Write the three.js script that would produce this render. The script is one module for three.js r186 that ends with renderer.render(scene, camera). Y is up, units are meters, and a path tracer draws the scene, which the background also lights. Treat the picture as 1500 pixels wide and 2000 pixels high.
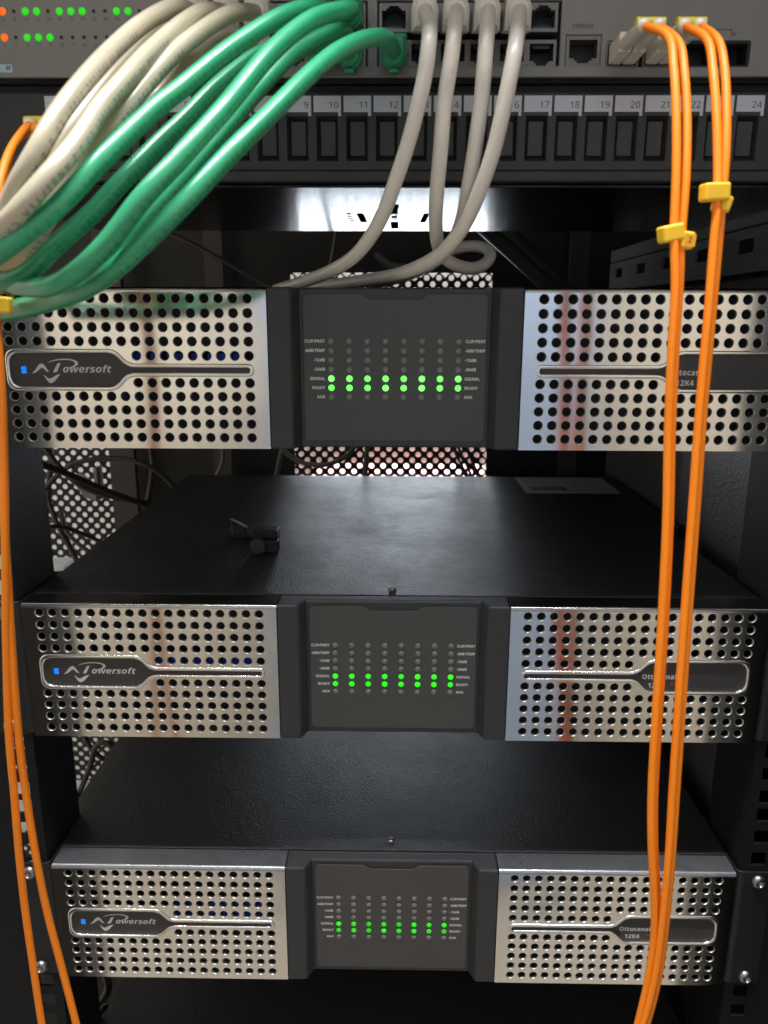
import * as THREE from 'three';
import { RoundedBoxGeometry } from 'three/addons/geometries/RoundedBoxGeometry.js';
import { mergeGeometries, toCreasedNormals } from 'three/addons/utils/BufferGeometryUtils.js';
import { RectAreaLightUniformsLib } from 'three/addons/lights/RectAreaLightUniformsLib.js';

// ---------------------------------------------------------------- camera, lamps, exposure
RectAreaLightUniformsLib.init();
const scene = new THREE.Scene();
scene.background = new THREE.Color(0x000000);
const camera = new THREE.PerspectiveCamera(66.97, 768 / 1024, 0.01, 20);
camera.rotation.order = 'YXZ';
camera.position.set(0.0004, 0.0695, 0.4228);
camera.rotation.set(-0.2435, 0.0141, 0.0029);
camera.focus = 0.47;
camera.userData.fStop = 12;
const renderer = new THREE.WebGLRenderer({ antialias: true });
renderer.toneMapping = THREE.LinearToneMapping;
renderer.toneMappingExposure = 1.5;
renderer.shadowMap.enabled = true;
// ceiling tubes: width along x, 70 mm wide, facing down
const LAMPS = [
  { name: 'front', at: [-60, 1460, 345], len: 1250, wide: 70, color: [0.93, 0.97, 1.0], k: 135 },
  { name: 'rear', at: [-50, 1460, -800], len: 1250, wide: 120, color: [0.9, 0.95, 1.0], k: 60 },
];
for (const L of LAMPS) {
  const l = new THREE.RectAreaLight(new THREE.Color().setRGB(...L.color), L.k, L.len / 1000, L.wide / 1000);
  l.position.set(L.at[0] / 1000, (L.at[1] - 4) / 1000, L.at[2] / 1000);
  l.lookAt(l.position.x, l.position.y - 1, l.position.z);
  l.castShadow = true;
  scene.add(l);
}

// cool panel light added unseen on the rear wall to brighten lids and shelf
const ADDED_LAMPS = [{ at: [-5, -52, -1035], w: 330, h: 166, color: [0.8, 0.9, 1.0], k: 22, label: 'flat white panel light added out of sight on the wall behind the rack' }];
for (const ADDED of ADDED_LAMPS) {
  const l = new THREE.RectAreaLight(new THREE.Color().setRGB(...ADDED.color), ADDED.k, ADDED.w / 1000, ADDED.h / 1000);
  l.position.set(ADDED.at[0] / 1000, ADDED.at[1] / 1000, (ADDED.at[2] + 4) / 1000);
  l.lookAt(l.position.x, l.position.y, l.position.z + 1);
  l.castShadow = true; scene.add(l);
}

// ---------------------------------------------------------------- helpers (all sizes in mm, baked to metres)
let seed = 7;
const rnd = () => { seed = (seed * 1664525 + 1013904223) >>> 0; return seed / 4294967296; };
const names = new Map();
function numbered(n) { const k = names.get(n) || 0; names.set(n, k + 1); return k ? n + '_' + String(k).padStart(3, '0') : n; }
function thing(name, label, category, [x, y, z] = [0, 0, 0], group) {
  const o = new THREE.Group(); o.name = numbered(name); scene.add(o);
  o.position.set(x / 1000, y / 1000, z / 1000);
  o.userData = { label, category }; if (group) o.userData.group = group;
  return o;
}
function clean(g) {
  let h = g.index ? g.toNonIndexed() : g;
  if (!h.attributes.normal) h.computeVertexNormals();
  const r = new THREE.BufferGeometry();
  r.setAttribute('position', h.attributes.position.clone()); r.setAttribute('normal', h.attributes.normal.clone());
  r.setAttribute('uv', h.attributes.uv ? h.attributes.uv.clone() : new THREE.BufferAttribute(new Float32Array(h.attributes.position.count * 2), 2));
  return r;
}
const join = (gs) => { const a = (Array.isArray(gs) ? gs : [gs]).map(clean); return a.length > 1 ? mergeGeometries(a) : a[0]; };
const bake = (gs) => join(gs).scale(0.001, 0.001, 0.001);
function mesh(name, geo, mat, parent) {       // geo already baked
  const m = new THREE.Mesh(geo, mat); m.name = parent ? name : numbered(name);
  m.castShadow = m.receiveShadow = true; (parent || scene).add(m); return m;
}
const obj = (name, gs, mat, parent) => mesh(name, bake(gs), mat, parent);
function tagged(m, label, category, group) { m.userData.label = label; m.userData.category = category; if (group) m.userData.group = group; return m; }
function struct(name, gs, mat) { const m = obj(name, gs, mat); m.userData.kind = 'structure'; return m; }
function box(x0, x1, y0, y1, z0, z1, r = 0, seg = 2) {
  const w = x1 - x0, h = y1 - y0, d = z1 - z0;
  const g = r ? new RoundedBoxGeometry(w, h, d, seg, r) : new THREE.BoxGeometry(w, h, d);
  g.translate((x0 + x1) / 2, (y0 + y1) / 2, (z0 + z1) / 2); boxUV(g); return g;
}
function boxUV(g) {                            // uv in mm by dominant axis
  const p = g.attributes.position, n = g.attributes.normal, u = new Float32Array(p.count * 2);
  for (let i = 0; i < p.count; i++) {
    const ax = Math.abs(n.getX(i)), ay = Math.abs(n.getY(i)), az = Math.abs(n.getZ(i));
    if (ay >= ax && ay >= az) { u[2 * i] = p.getX(i); u[2 * i + 1] = p.getZ(i); }
    else if (ax >= az) { u[2 * i] = p.getZ(i); u[2 * i + 1] = p.getY(i); }
    else { u[2 * i] = p.getX(i); u[2 * i + 1] = p.getY(i); }
  }
  g.setAttribute('uv', new THREE.BufferAttribute(u, 2)); return g;
}
function shapeFrom(pts) { const s = new THREE.Shape(); pts.forEach(([x, y], i) => (i ? s.lineTo(x, y) : s.moveTo(x, y))); s.closePath(); return s; }
function pathFrom(pts) { return new THREE.Path(pts.map(([x, y]) => new THREE.Vector2(x, y))); }
const circlePts = (cx, cy, r, n = 18) => Array.from({ length: n }, (_, i) => [cx + r * Math.cos(2 * Math.PI * i / n), cy + r * Math.sin(2 * Math.PI * i / n)]);
function roundPoly(pts, radii, seg = 5) {      // rounds the corners of a polygon
  const out = [], n = pts.length;
  for (let i = 0; i < n; i++) {
    const p = pts[i], a = pts[(i + n - 1) % n], b = pts[(i + 1) % n], r = Array.isArray(radii) ? radii[i] : radii;
    if (!r) { out.push(p); continue; }
    const da = Math.hypot(a[0] - p[0], a[1] - p[1]), db = Math.hypot(b[0] - p[0], b[1] - p[1]);
    const ta = [(a[0] - p[0]) / da, (a[1] - p[1]) / da], tb = [(b[0] - p[0]) / db, (b[1] - p[1]) / db];
    const k = Math.min(r, da / 2, db / 2);
    for (let j = 0; j <= seg; j++) { const t = j / seg, u = 1 - t;
      out.push([u * u * (p[0] + ta[0] * k) + 2 * u * t * p[0] + t * t * (p[0] + tb[0] * k), u * u * (p[1] + ta[1] * k) + 2 * u * t * p[1] + t * t * (p[1] + tb[1] * k)]); }
  }
  return out;
}
const rectPts = (x0, x1, y0, y1) => [[x0, y0], [x1, y0], [x1, y1], [x0, y1]];
function slab(pts, z0, z1, bevel = 0, holes = [], seg = 2) {   // xy outline, thickness z0..z1, bevel kept inside
  const s = shapeFrom(pts); for (const h of holes) s.holes.push(pathFrom(h));
  const g = new THREE.ExtrudeGeometry(s, { depth: z1 - z0 - (bevel ? 2 * bevel : 0), bevelEnabled: !!bevel, bevelThickness: bevel, bevelSize: bevel, bevelOffset: -bevel, bevelSegments: seg, curveSegments: 8 });
  g.translate(0, 0, z0 + bevel); return boxUV(g);
}
function sweepX(profile, x0, x1, crease = 0.6) {               // closed (z,y) outline pulled along x
  const s = shapeFrom(profile); const g = new THREE.ExtrudeGeometry(s, { depth: x1 - x0, bevelEnabled: false });
  // shape x -> world z, shape y -> world y, depth -> world x
  const p = g.attributes.position; for (let i = 0; i < p.count; i++) p.setXYZ(i, x0 + p.getZ(i), p.getY(i), p.getX(i));
  const idx = g.index; if (!idx) { const a = p.array; for (let i = 0; i < p.count; i += 3) for (let k = 0; k < 3; k++) { const t = a[(i + 1) * 3 + k]; a[(i + 1) * 3 + k] = a[(i + 2) * 3 + k]; a[(i + 2) * 3 + k] = t; } }
  g.computeVertexNormals(); return boxUV(toCreasedNormals(g, crease));
}
function sweepY(profile, y0, y1, bevel = 0, seg = 2) {          // closed (x,z) outline pulled up y
  const s = shapeFrom(profile.map(([x, z]) => [x, -z]));
  const g = new THREE.ExtrudeGeometry(s, { depth: y1 - y0 - 2 * bevel, bevelEnabled: !!bevel, bevelThickness: bevel, bevelSize: bevel, bevelOffset: -bevel, bevelSegments: seg });
  g.translate(0, 0, bevel); g.rotateX(-Math.PI / 2); g.translate(0, y0, 0); return boxUV(g);
}
function tube(pts, r, { seg = 10, step = 4, uvlen = 1 } = {}) {
  const c = new THREE.CatmullRomCurve3(pts.map((p) => new THREE.Vector3(...p)), false, 'centripetal');
  const n = Math.max(8, Math.round(c.getLength() / step));
  const g = new THREE.TubeGeometry(c, n, r, seg, false);
  const u = g.attributes.uv, len = c.getLength(); for (let i = 0; i < u.count; i++) u.setXY(i, u.getX(i) * len / uvlen, u.getY(i));
  // end caps
  const caps = [0, 1].map((t) => { const s = new THREE.SphereGeometry(r * 0.99, 8, 6); const q = c.getPoint(t); s.translate(q.x, q.y, q.z); return s; });
  return { geo: [g, ...caps], curve: c, len };
}
// ---------------------------------------------------------------- textures
function noiseTex(size, freqs, lo, hi, repeat, opt = {}) {
  const a = new Float32Array(size * size);
  for (const [f, amp] of freqs) {
    const g = Array.from({ length: f * f }, () => rnd());
    for (let y = 0; y < size; y++) for (let x = 0; x < size; x++) {
      const fx = x / size * f, fy = y / size * f, ix = Math.floor(fx), iy = Math.floor(fy); let tx = fx - ix, ty = fy - iy; tx = tx * tx * (3 - 2 * tx); ty = ty * ty * (3 - 2 * ty);
      const G = (i, j) => g[(j % f) * f + (i % f)];
      a[y * size + x] += amp * ((G(ix, iy) * (1 - tx) + G(ix + 1, iy) * tx) * (1 - ty) + (G(ix, iy + 1) * (1 - tx) + G(ix + 1, iy + 1) * tx) * ty);
    }
  }
  let mn = 1e9, mx = -1e9; for (const v of a) { if (v < mn) mn = v; if (v > mx) mx = v; }
  const d = new Uint8Array(size * size * 4);
  for (let i = 0; i < a.length; i++) {
    let t = (a[i] - mn) / (mx - mn); if (opt.shape) t = opt.shape(t);
    const v = Math.round(255 * (lo + (hi - lo) * t)); d[4 * i] = d[4 * i + 1] = d[4 * i + 2] = v; d[4 * i + 3] = 255;
  }
  const t = new THREE.DataTexture(d, size, size); t.wrapS = t.wrapT = THREE.RepeatWrapping; t.magFilter = THREE.LinearFilter; t.minFilter = THREE.LinearMipmapLinearFilter; t.generateMipmaps = true;
  t.repeat.set(repeat, repeat); if (opt.srgb) t.colorSpace = THREE.SRGBColorSpace; t.needsUpdate = true; return t;
}
function canvasTex(w, h, draw) {
  const c = document.createElement('canvas'); c.width = w; c.height = h; const g = c.getContext('2d'); draw(g, w, h);
  const t = new THREE.CanvasTexture(c); t.colorSpace = THREE.SRGBColorSpace; t.anisotropy = 8; return t;
}
const grainBump = noiseTex(1024, [[300, 1], [170, 0.6]], 0, 1, 1 / 150, { shape: (t) => Math.min(1, Math.max(0, (t - 0.3) * 2.2)) });     // pebbled paint, about 1 mm grains
const bigGrain = noiseTex(512, [[70, 1], [128, 0.5]], 0, 1, 1 / 90, { shape: (t) => Math.min(1, Math.max(0, (t - 0.35) * 3)) });
const dustRough = noiseTex(512, [[6, 1], [23, 0.7], [90, 0.5]], 0.7, 1, 1 / 160);
const wave = noiseTex(256, [[5, 1], [11, 0.35]], 0, 1, 1 / 170);
const dustMap = canvasTex(1024, 1024, (g, w, h) => {   // black paint with specks of dust
  g.fillStyle = '#2b2b2d'; g.fillRect(0, 0, w, h);
  for (let i = 0; i < 1500; i++) { const q = rnd(); g.fillStyle = `rgba(${150 + 60 * q},${148 + 58 * q},${140 + 55 * q},${0.12 + 0.5 * q * q})`; g.fillRect(rnd() * w, rnd() * h, 1 + 2.2 * rnd(), 1 + 1.6 * rnd()); }
}); dustMap.wrapS = dustMap.wrapT = THREE.RepeatWrapping; dustMap.repeat.set(1 / 230, 1 / 230);
const lipMap = canvasTex(1024, 256, (g, w, h) => {      // steel with dust specks, wipe marks and scratches
  g.fillStyle = '#a3a4a7'; g.fillRect(0, 0, w, h);
  for (let i = 0; i < 26; i++) { g.fillStyle = `rgba(${rnd() < 0.5 ? '215,216,220' : '70,70,74'},0.07)`; g.beginPath(); g.ellipse(rnd() * w, rnd() * h, 20 + 70 * rnd(), 8 + 30 * rnd(), rnd() * 3, 0, 7); g.fill(); }
  for (let i = 0; i < 30; i++) { g.strokeStyle = `rgba(225,225,228,${0.1 + 0.2 * rnd()})`; g.lineWidth = 0.8; const x = rnd() * w, y = rnd() * h; g.beginPath(); g.moveTo(x, y); g.lineTo(x + 60 * (rnd() - 0.3), y - 14 * rnd()); g.stroke(); }
  for (let i = 0; i < 900; i++) { const q = rnd(); g.fillStyle = `rgba(${225 - 40 * q},${222 - 40 * q},${215 - 40 * q},${0.2 + 0.6 * q})`; g.fillRect(rnd() * w, rnd() * h, 1 + 2.4 * rnd(), 1 + 2 * rnd()); }
}); lipMap.wrapS = lipMap.wrapT = THREE.RepeatWrapping; lipMap.repeat.set(1 / 150, 1 / 38);
const brush = (() => { const n = 512, d = new Uint8Array(n * n * 4); for (let y = 0; y < n; y++) { let v = 0; for (let x = 0; x < n; x++) { if (x % 64 === 0) v = rnd(); const k = Math.round(255 * (0.82 + 0.18 * (0.7 * v + 0.3 * rnd()))); const i = 4 * (y * n + x); d[i] = d[i + 1] = d[i + 2] = k; d[i + 3] = 255; } } const t = new THREE.DataTexture(d, n, n); t.wrapS = t.wrapT = THREE.RepeatWrapping; t.magFilter = THREE.LinearFilter; t.repeat.set(1 / 120, 1 / 60); t.needsUpdate = true; return t; })();
const std = (rgb, roughness, extra = {}) => { const m = new THREE.MeshStandardMaterial({ roughness, ...extra }); m.color.setRGB(...rgb); return m; };
const M = {
  steel: std([0.84, 0.81, 0.77], 0.125, { metalness: 1, roughnessMap: brush, bumpMap: wave, bumpScale: 0.0002 }),
  lip: std([0.36, 0.35, 0.34], 0.26, { metalness: 1, roughnessMap: dustRough }),
  lipDusty: std([1, 1, 1], 0.36, { metalness: 0.8, map: lipMap, roughnessMap: dustRough }),
  holeRim: std([0.7, 0.68, 0.65], 0.42, { metalness: 1 }),
  rim: std([0.82, 0.8, 0.77], 0.2, { metalness: 1 }),
  lid: std([0.020, 0.0205, 0.023], 0.5, { bumpMap: grainBump, bumpScale: 0.00017, roughnessMap: dustRough }),
  lidDusty: std([1, 1, 1], 0.52, { map: dustMap, bumpMap: grainBump, bumpScale: 0.00017, roughnessMap: dustRough }),
  black: std([0.007, 0.007, 0.008], 0.5),
  void: std([0.008, 0.008, 0.009], 0.8),
  rackPaint: std([0.012, 0.012, 0.0135], 0.42, { bumpMap: grainBump, bumpScale: 0.0001 }),
  railPaint: new THREE.MeshPhysicalMaterial({ color: new THREE.Color().setRGB(0.009, 0.009, 0.01), roughness: 0.55, specularIntensity: 0.45, bumpMap: grainBump, bumpScale: 0.0001 }),
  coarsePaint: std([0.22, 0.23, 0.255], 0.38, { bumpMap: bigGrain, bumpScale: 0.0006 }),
  sidePaint: std([0.1, 0.095, 0.095], 0.38, { bumpMap: bigGrain, bumpScale: 0.00012 }),
  plastic: std([0.034, 0.034, 0.036], 0.5, { bumpMap: grainBump, bumpScale: 0.00004 }),
  patchBody: std([0.03, 0.03, 0.031], 0.5),
  shutter: std([0.052, 0.052, 0.05], 0.55),
  tray: std([0.03, 0.032, 0.036], 0.24, { metalness: 1, roughnessMap: brush }),
  screw: std([0.3, 0.29, 0.28], 0.34, { metalness: 1 }),
  ledOff: std([0.19, 0.19, 0.18], 0.35),
  switchDark: std([0.012, 0.012, 0.012], 0.6),
  shell: std([0.17, 0.16, 0.145], 0.45, { metalness: 0.5 }),
  portWall: std([0.02, 0.02, 0.02], 0.45),
  boot: std([0.74, 0.7, 0.62], 0.45),
  bootGreen: std([0.028, 0.30, 0.135], 0.45),
  lc: std([0.82, 0.77, 0.68], 0.4),
  yellow: std([0.78, 0.6, 0.03], 0.45),
  tag: std([0.98, 0.57, 0.03], 0.45),
  orange: std([0.98, 0.245, 0.002], 0.5),
  darkCable: std([0.03, 0.029, 0.027], 0.45),
  greyCable: std([0.13, 0.125, 0.115], 0.45),
  blueCable: std([0.02, 0.05, 0.22], 0.4), brownCable: std([0.09, 0.05, 0.03], 0.45),
  greyPost: std([0.05, 0.048, 0.045], 0.5),
  blue: std([0.03, 0.09, 0.62], 0.4),
  blueLed: std([0.02, 0.15, 0.6], 0.2, { emissive: new THREE.Color().setRGB(0.0, 0.12, 0.5) }),
  wallFront: std([0.56, 0.5, 0.42], 0.9), wallRear: std([0.7, 0.68, 0.64], 0.9), floor: std([0.42, 0.37, 0.31], 0.6), ceil: std([0.4, 0.39, 0.37], 0.9),
  whitePaper: std([0.72, 0.72, 0.74], 0.6),
};
const green = (k) => std([0.02, 0.2, 0.015], 0.35, { emissive: new THREE.Color().setRGB(0.012 * k * (k > 2 ? 5 : 1), 0.55 * k, 0.002 * k * (k > 2 ? 22 : 1)) });
const amber = std([0.35, 0.06, 0.01], 0.35, { emissive: new THREE.Color().setRGB(0.85, 0.09, 0.0) });

// ---------------------------------------------------------------- the setting: the room the rack stands in
const RX = 1500, FY = -1250, CY = 1500, ZF = 1350, ZR = -1050;
struct('floor', box(-RX - 100, RX + 100, FY - 100, FY, ZR - 100, ZF + 100), M.floor);
struct('ceiling', box(-RX - 100, RX + 100, CY, CY + 100, ZR - 100, ZF + 100), M.ceil);
struct('wall_front', box(-RX, RX, FY, CY, ZF, ZF + 100), M.wallFront);
struct('wall_rear', box(-RX, RX, FY, CY, ZR - 100, ZR), M.wallRear);
struct('wall_left', box(-RX - 100, -RX, FY, CY, ZR, ZF), M.wallFront);
struct('wall_right', box(RX, RX + 100, FY, CY, ZR, ZF), M.wallFront);
for (const L of LAMPS) {
  const t = thing('ceiling_lamp', L.name === 'front' ? 'long white tube lamp on the ceiling before the rack' : 'long white tube lamp on the ceiling behind the rack', 'lamp', [L.at[0], L.at[1], L.at[2]]);
  obj('housing', box(-L.len / 2 - 20, L.len / 2 + 20, 2, 40, -L.wide / 2 - 14, L.wide / 2 + 14, 3), std([0.75, 0.75, 0.75], 0.5), t);
  const e = std([0.8, 0.8, 0.8], 0.4, { emissive: new THREE.Color().setRGB(...L.color).multiplyScalar(2.5) });
  obj('diffuser', box(-L.len / 2, L.len / 2, -1, 1.5, -L.wide / 2, L.wide / 2), e, t);
}

for (const ADDED of ADDED_LAMPS) {
  const t = thing('added_lamp', ADDED.label, 'lamp', ADDED.at);  // visible body of the added panel light
  obj('housing', box(-ADDED.w / 2 - 10, ADDED.w / 2 + 10, -ADDED.h / 2 - 10, ADDED.h / 2 + 10, -14, -1, 3), std([0.6, 0.6, 0.6], 0.5), t);
  obj('diffuser', box(-ADDED.w / 2, ADDED.w / 2, -ADDED.h / 2, ADDED.h / 2, -0.9, 1), std([0.8, 0.8, 0.8], 0.4, { emissive: new THREE.Color().setRGB(...ADDED.color).multiplyScalar(2.5) }), t);
}
// ---------------------------------------------------------------- the rack
{
  const t = thing('equipment_rack', 'black steel equipment rack holding the amplifiers, patch panel and switch', 'rack', [0, FY, 0]);
  const up = -FY, P = (name, gs, m) => { const g = join(gs); g.translate(0, up, 0); return obj(name, g, m, t); };
  const HX = 520, YT = 720, ZB = -480;
  // front mounting rails with square holes
  const pitch = []; for (let y = 0; y < 24; y++) { const b = -1.5 - 44.45 * 14 + 44.45 * y; for (const o of [6.35, 22.225, 38.1]) pitch.push(b + o); }
  for (const s of [-1, 1]) {
    const o = rectPts(Math.min(s * 222, s * 272), Math.max(s * 222, s * 272), pitch[0] - 8, pitch[pitch.length - 1] + 8);
    const holes = pitch.map((y) => rectPts(s * 232.5 - 4.75, s * 232.5 + 4.75, y - 4.75, y + 4.75));
    P('mounting_rail', [slab(o, -6, -4, 0, holes), box(Math.min(s * 222, s * 224), Math.max(s * 222, s * 224), pitch[0] - 8, pitch[pitch.length - 1] + 8, -56, -6.2), box(Math.min(s * 270, s * 272), Math.max(s * 270, s * 272), pitch[0] - 8, pitch[pitch.length - 1] + 8, -56, -6.2)], M.railPaint);
    P('corner_post', box(Math.min(s * 277, s * 350), Math.max(s * 277, s * 350), FY + 60, YT, 150, 202, 3), M.rackPaint);
    P('rear_rail', [box(Math.min(s * 186, s * 206), Math.max(s * 186, s * 206), FY + 60, YT, -452, -446)], M.greyPost);
  }
  P('side_panel', box(345, 347, FY + 30, YT, ZB, 150), M.rackPaint);
  P('roof', box(-HX, 345, YT, YT + 3, ZB, 185, 1), M.rackPaint);
  P('base', box(-HX, 345, FY, FY + 60, ZB, 168, 2), M.rackPaint);
  P('grey_post', box(-318, -290, FY + 60, YT, -432, -424), M.greyPost);
  // inner plates at the right of the amplifiers
  P('inner_plate', box(238, 240, -640, 97, -440, -62), M.sidePaint);
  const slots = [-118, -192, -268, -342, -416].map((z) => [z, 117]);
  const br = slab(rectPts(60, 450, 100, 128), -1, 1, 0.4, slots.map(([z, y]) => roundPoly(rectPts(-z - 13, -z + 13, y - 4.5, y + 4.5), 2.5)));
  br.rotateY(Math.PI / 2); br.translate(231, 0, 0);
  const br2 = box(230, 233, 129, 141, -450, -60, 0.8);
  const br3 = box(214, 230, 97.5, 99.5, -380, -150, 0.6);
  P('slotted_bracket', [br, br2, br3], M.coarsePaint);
  // rear door: solid parts and two perforated panels
  const mesh0 = (x0, x1, y0, y1, z) => {
    const p = 6.9, r = 3.15, n = 12, pos = []; let row = 0;
    for (let y = y0 + p; y <= y1 - p; y += p, row++) for (let x = x0 + p + (row % 2 ? p : 0); x <= x1 - p; x += 2 * p) {
      const D = [], C = [];
      for (let i = 0; i < n; i++) { const a = 2 * Math.PI * i / n, c = Math.cos(a), s = Math.sin(a), k = p / (Math.abs(c) + Math.abs(s)); D.push([x + c * k, y + s * k]); C.push([x + c * r, y + s * r]); }
      for (let i = 0; i < n; i++) { const j = (i + 1) % n;
        for (const zz of [z]) pos.push(...C[i], zz, ...D[i], zz, ...D[j], zz, ...C[i], zz, ...D[j], zz, ...C[j], zz);
        pos.push(...C[i], z, ...C[j], z, ...C[j], z - 1.5, ...C[i], z, ...C[j], z - 1.5, ...C[i], z - 1.5);
      }
    }
    const g = new THREE.BufferGeometry(); g.setAttribute('position', new THREE.Float32BufferAttribute(pos, 3)); g.computeVertexNormals(); return g;
  };
  const door = P('rear_door', [box(-330, -118, -700, YT, ZB - 3, ZB), box(108, 345, -700, YT, ZB - 3, ZB), box(-118, 108, 120, YT, ZB - 3, ZB), box(-HX, -330, -62, YT, ZB - 3, ZB), box(-HX, 345, FY + 30, -700, ZB - 3, ZB)], M.black);
  const g1 = mesh0(-124, 114, -706, 126, ZB - 1.5); g1.translate(0, up, 0); obj('perforated_panel', g1, M.black, door);
  const g2 = mesh0(-HX, -324, -706, -56, ZB - 1.5); g2.translate(0, up, 0); obj('perforated_panel', g2, M.black, door);
}
{ // things behind and beside the equipment
  const b = thing('storage_box', 'salmon red storage box on a stand behind the perforated rear door', 'box', [-150, -640, -800]);
  obj('box_body', box(20, 300, 0, 455, -90, 90, 4), std([0.6, 0.2, 0.13], 0.7), b);
  obj('lid', box(16, 304, 456, 470, -96, 96, 3), std([0.62, 0.24, 0.17], 0.7), b);
  obj('stand', [box(30, 60, -610, -1, -60, 60), box(260, 290, -610, -1, -60, 60)], std([0.2, 0.2, 0.2], 0.5), b);
  const j1 = thing('junction_box', 'pale grey junction box on the perforated door beside the middle amplifier', 'box', [-430, -268, -455], 'junction boxes');
  obj('case', box(-55, 42, 0, 55, -22, 12, 3), M.whitePaper, j1); obj('cover', box(-50, 37, 5, 50, 12.5, 15, 1), M.whitePaper, j1);
  const j2 = j1.clone(); j2.name = numbered('junction_box'); j2.userData = { ...j1.userData, label: 'pale grey junction box on the perforated door beside the lowest amplifier' }; j2.position.set(-0.44, -0.575, -0.455); scene.add(j2);
}

{ // cabinet added for its bluish reflection, standing in for the person behind the camera
  const t = thing('added_cabinet', 'blue grey cabinet added opposite the rack for its reflection, in place of a person', 'cabinet', [70, FY, 1240]), m = std([0.3, 0.37, 0.5], 0.45);
  obj('cabinet_body', box(-330, 330, 0, 2000, -90, 105, 4), m, t);
  for (const s of [-1, 1]) { const d = obj('door', box(Math.min(s * 2, s * 324), Math.max(s * 2, s * 324), 40, 1980, -108, -90.5, 3), m, t); obj('handle', box(s * 26 - 8, s * 26 + 8, 960, 1100, -126, -108.3, 4), M.screw, d); }
}

// ---------------------------------------------------------------- power amplifiers
const COLS = Array.from({ length: 18 }, (_, k) => 78.4 + 7.6 * k), ROWS = [80.2, 72.7, 65.3, 57.9, 50.4, 35.9, 28.5, 21.1, 13.6, 6.1];
const H = 86, CX = 42.7;
const badge = (d) => {   // left-hand badge outline, grown by d; mirrored for the right
  const x0 = -208.8 - d, x1 = -151.5 + d * 0.4, xe = -77.8 + d, h = 9.35 + d, w = 1.7 + d;
  return roundPoly([[x0, CX - h], [x1, CX - h], [x1 + 7.2, CX - w], [xe, CX - w], [xe, CX + w], [x1 + 7.2, CX + w], [x1, CX + h], [x0, CX + h]], [6.5, 4, 4, w * 0.98, w * 0.98, 4, 4, 6.5], 6);
};
const holeXY = []; ROWS.forEach((y, r) => COLS.forEach((x, k) => { if ((r === 4 || r === 5) && k > 8) return; holeXY.push([x, y]); }));
const mirror = (pts) => pts.map(([x, y]) => [-x, y]).reverse();
function steelPanel(side) {                     // side -1 left, +1 right
  const bo = side < 0 ? badge(1.85) : mirror(badge(1.85)), R = 2.75;
  const s = shapeFrom(side < 0 ? rectPts(-218, -68.3, 0, 83.4) : rectPts(68.3, 218, 0, 83.4));
  s.holes.push(pathFrom(bo));
  for (const [x, y] of holeXY) s.holes.push(pathFrom(circlePts(side * x, y, R)));
  const front = boxUV(new THREE.ShapeGeometry(s));
  const rims = holeXY.map(([x, y]) => { const l = new THREE.LatheGeometry([[R, 0], [R - 0.12, -0.06], [R - 0.32, -0.35], [R - 0.38, -0.7], [R - 0.38, -1.6]].map(([a, b]) => new THREE.Vector2(a, b)), 18); l.rotateX(Math.PI / 2); l.translate(side * x, y, 0); return l; });
  const arc = []; for (let i = 0; i <= 8; i++) { const a = i / 8 * Math.PI / 2; arc.push([-2.6 + 2.6 * Math.cos(a), 83.4 + 2.6 * Math.sin(a)]); }
  const inner = arc.map(([z, y]) => [z - (z > -2.6 ? 0.7 : 0), y - 0.7]).reverse();
  const xa = side < 0 ? -218 : 68.3, xb = side < 0 ? -68.3 : 218;
  const lip = sweepX([...arc, [-16.8, 86], [-16.8, 85.3], [-2.6, 85.3], ...inner.slice(1), [-0.7, 83.4]], xa, xb, 0.5);
  const bottom = box(xa, xb, -0.02, 0.7, -15, -0.05);
  const ends = [box(xa, xa + 0.7, 0.7, 83, -15, -0.05), box(xb - 0.7, xb, 0.7, 83, -15, -0.05)];
  return { face: bake([front, bottom, ...ends]), rims: bake(rims), lip: bake(lip) };
}
function rimRing(side) {
  const o = side < 0 ? badge(1.9) : mirror(badge(1.9)), i = side < 0 ? badge(-0.45) : mirror(badge(-0.45));
  const s = shapeFrom(o); s.holes.push(pathFrom(i));
  const g = new THREE.ExtrudeGeometry(s, { depth: 0.6, bevelEnabled: true, bevelThickness: 1.0, bevelSize: 1.05, bevelOffset: -1.05, bevelSegments: 5 });
  g.translate(0, 0, -0.8); return bake(toCreasedNormals(g, 0.9));
}
const plateGeo = (() => {   // display plate with its notched top
  const o = roundPoly([[-50, 3.6], [50, 3.6], [50, 83], [17.5, 83], [14, 80.2], [-14, 80.2], [-17.5, 83], [-50, 83]], [3.5, 3.5, 3.5, 1, 1, 1, 1, 3.5], 4);
  const g = slab(o, -8.0, -7.2, 0.35, [], 2), p = g.attributes.position, u = g.attributes.uv;
  for (let i = 0; i < p.count; i++) u.setXY(i, (p.getX(i) + 50) / 100, (p.getY(i) - 3.6) / 79.4);
  return bake(g);
})();
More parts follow.
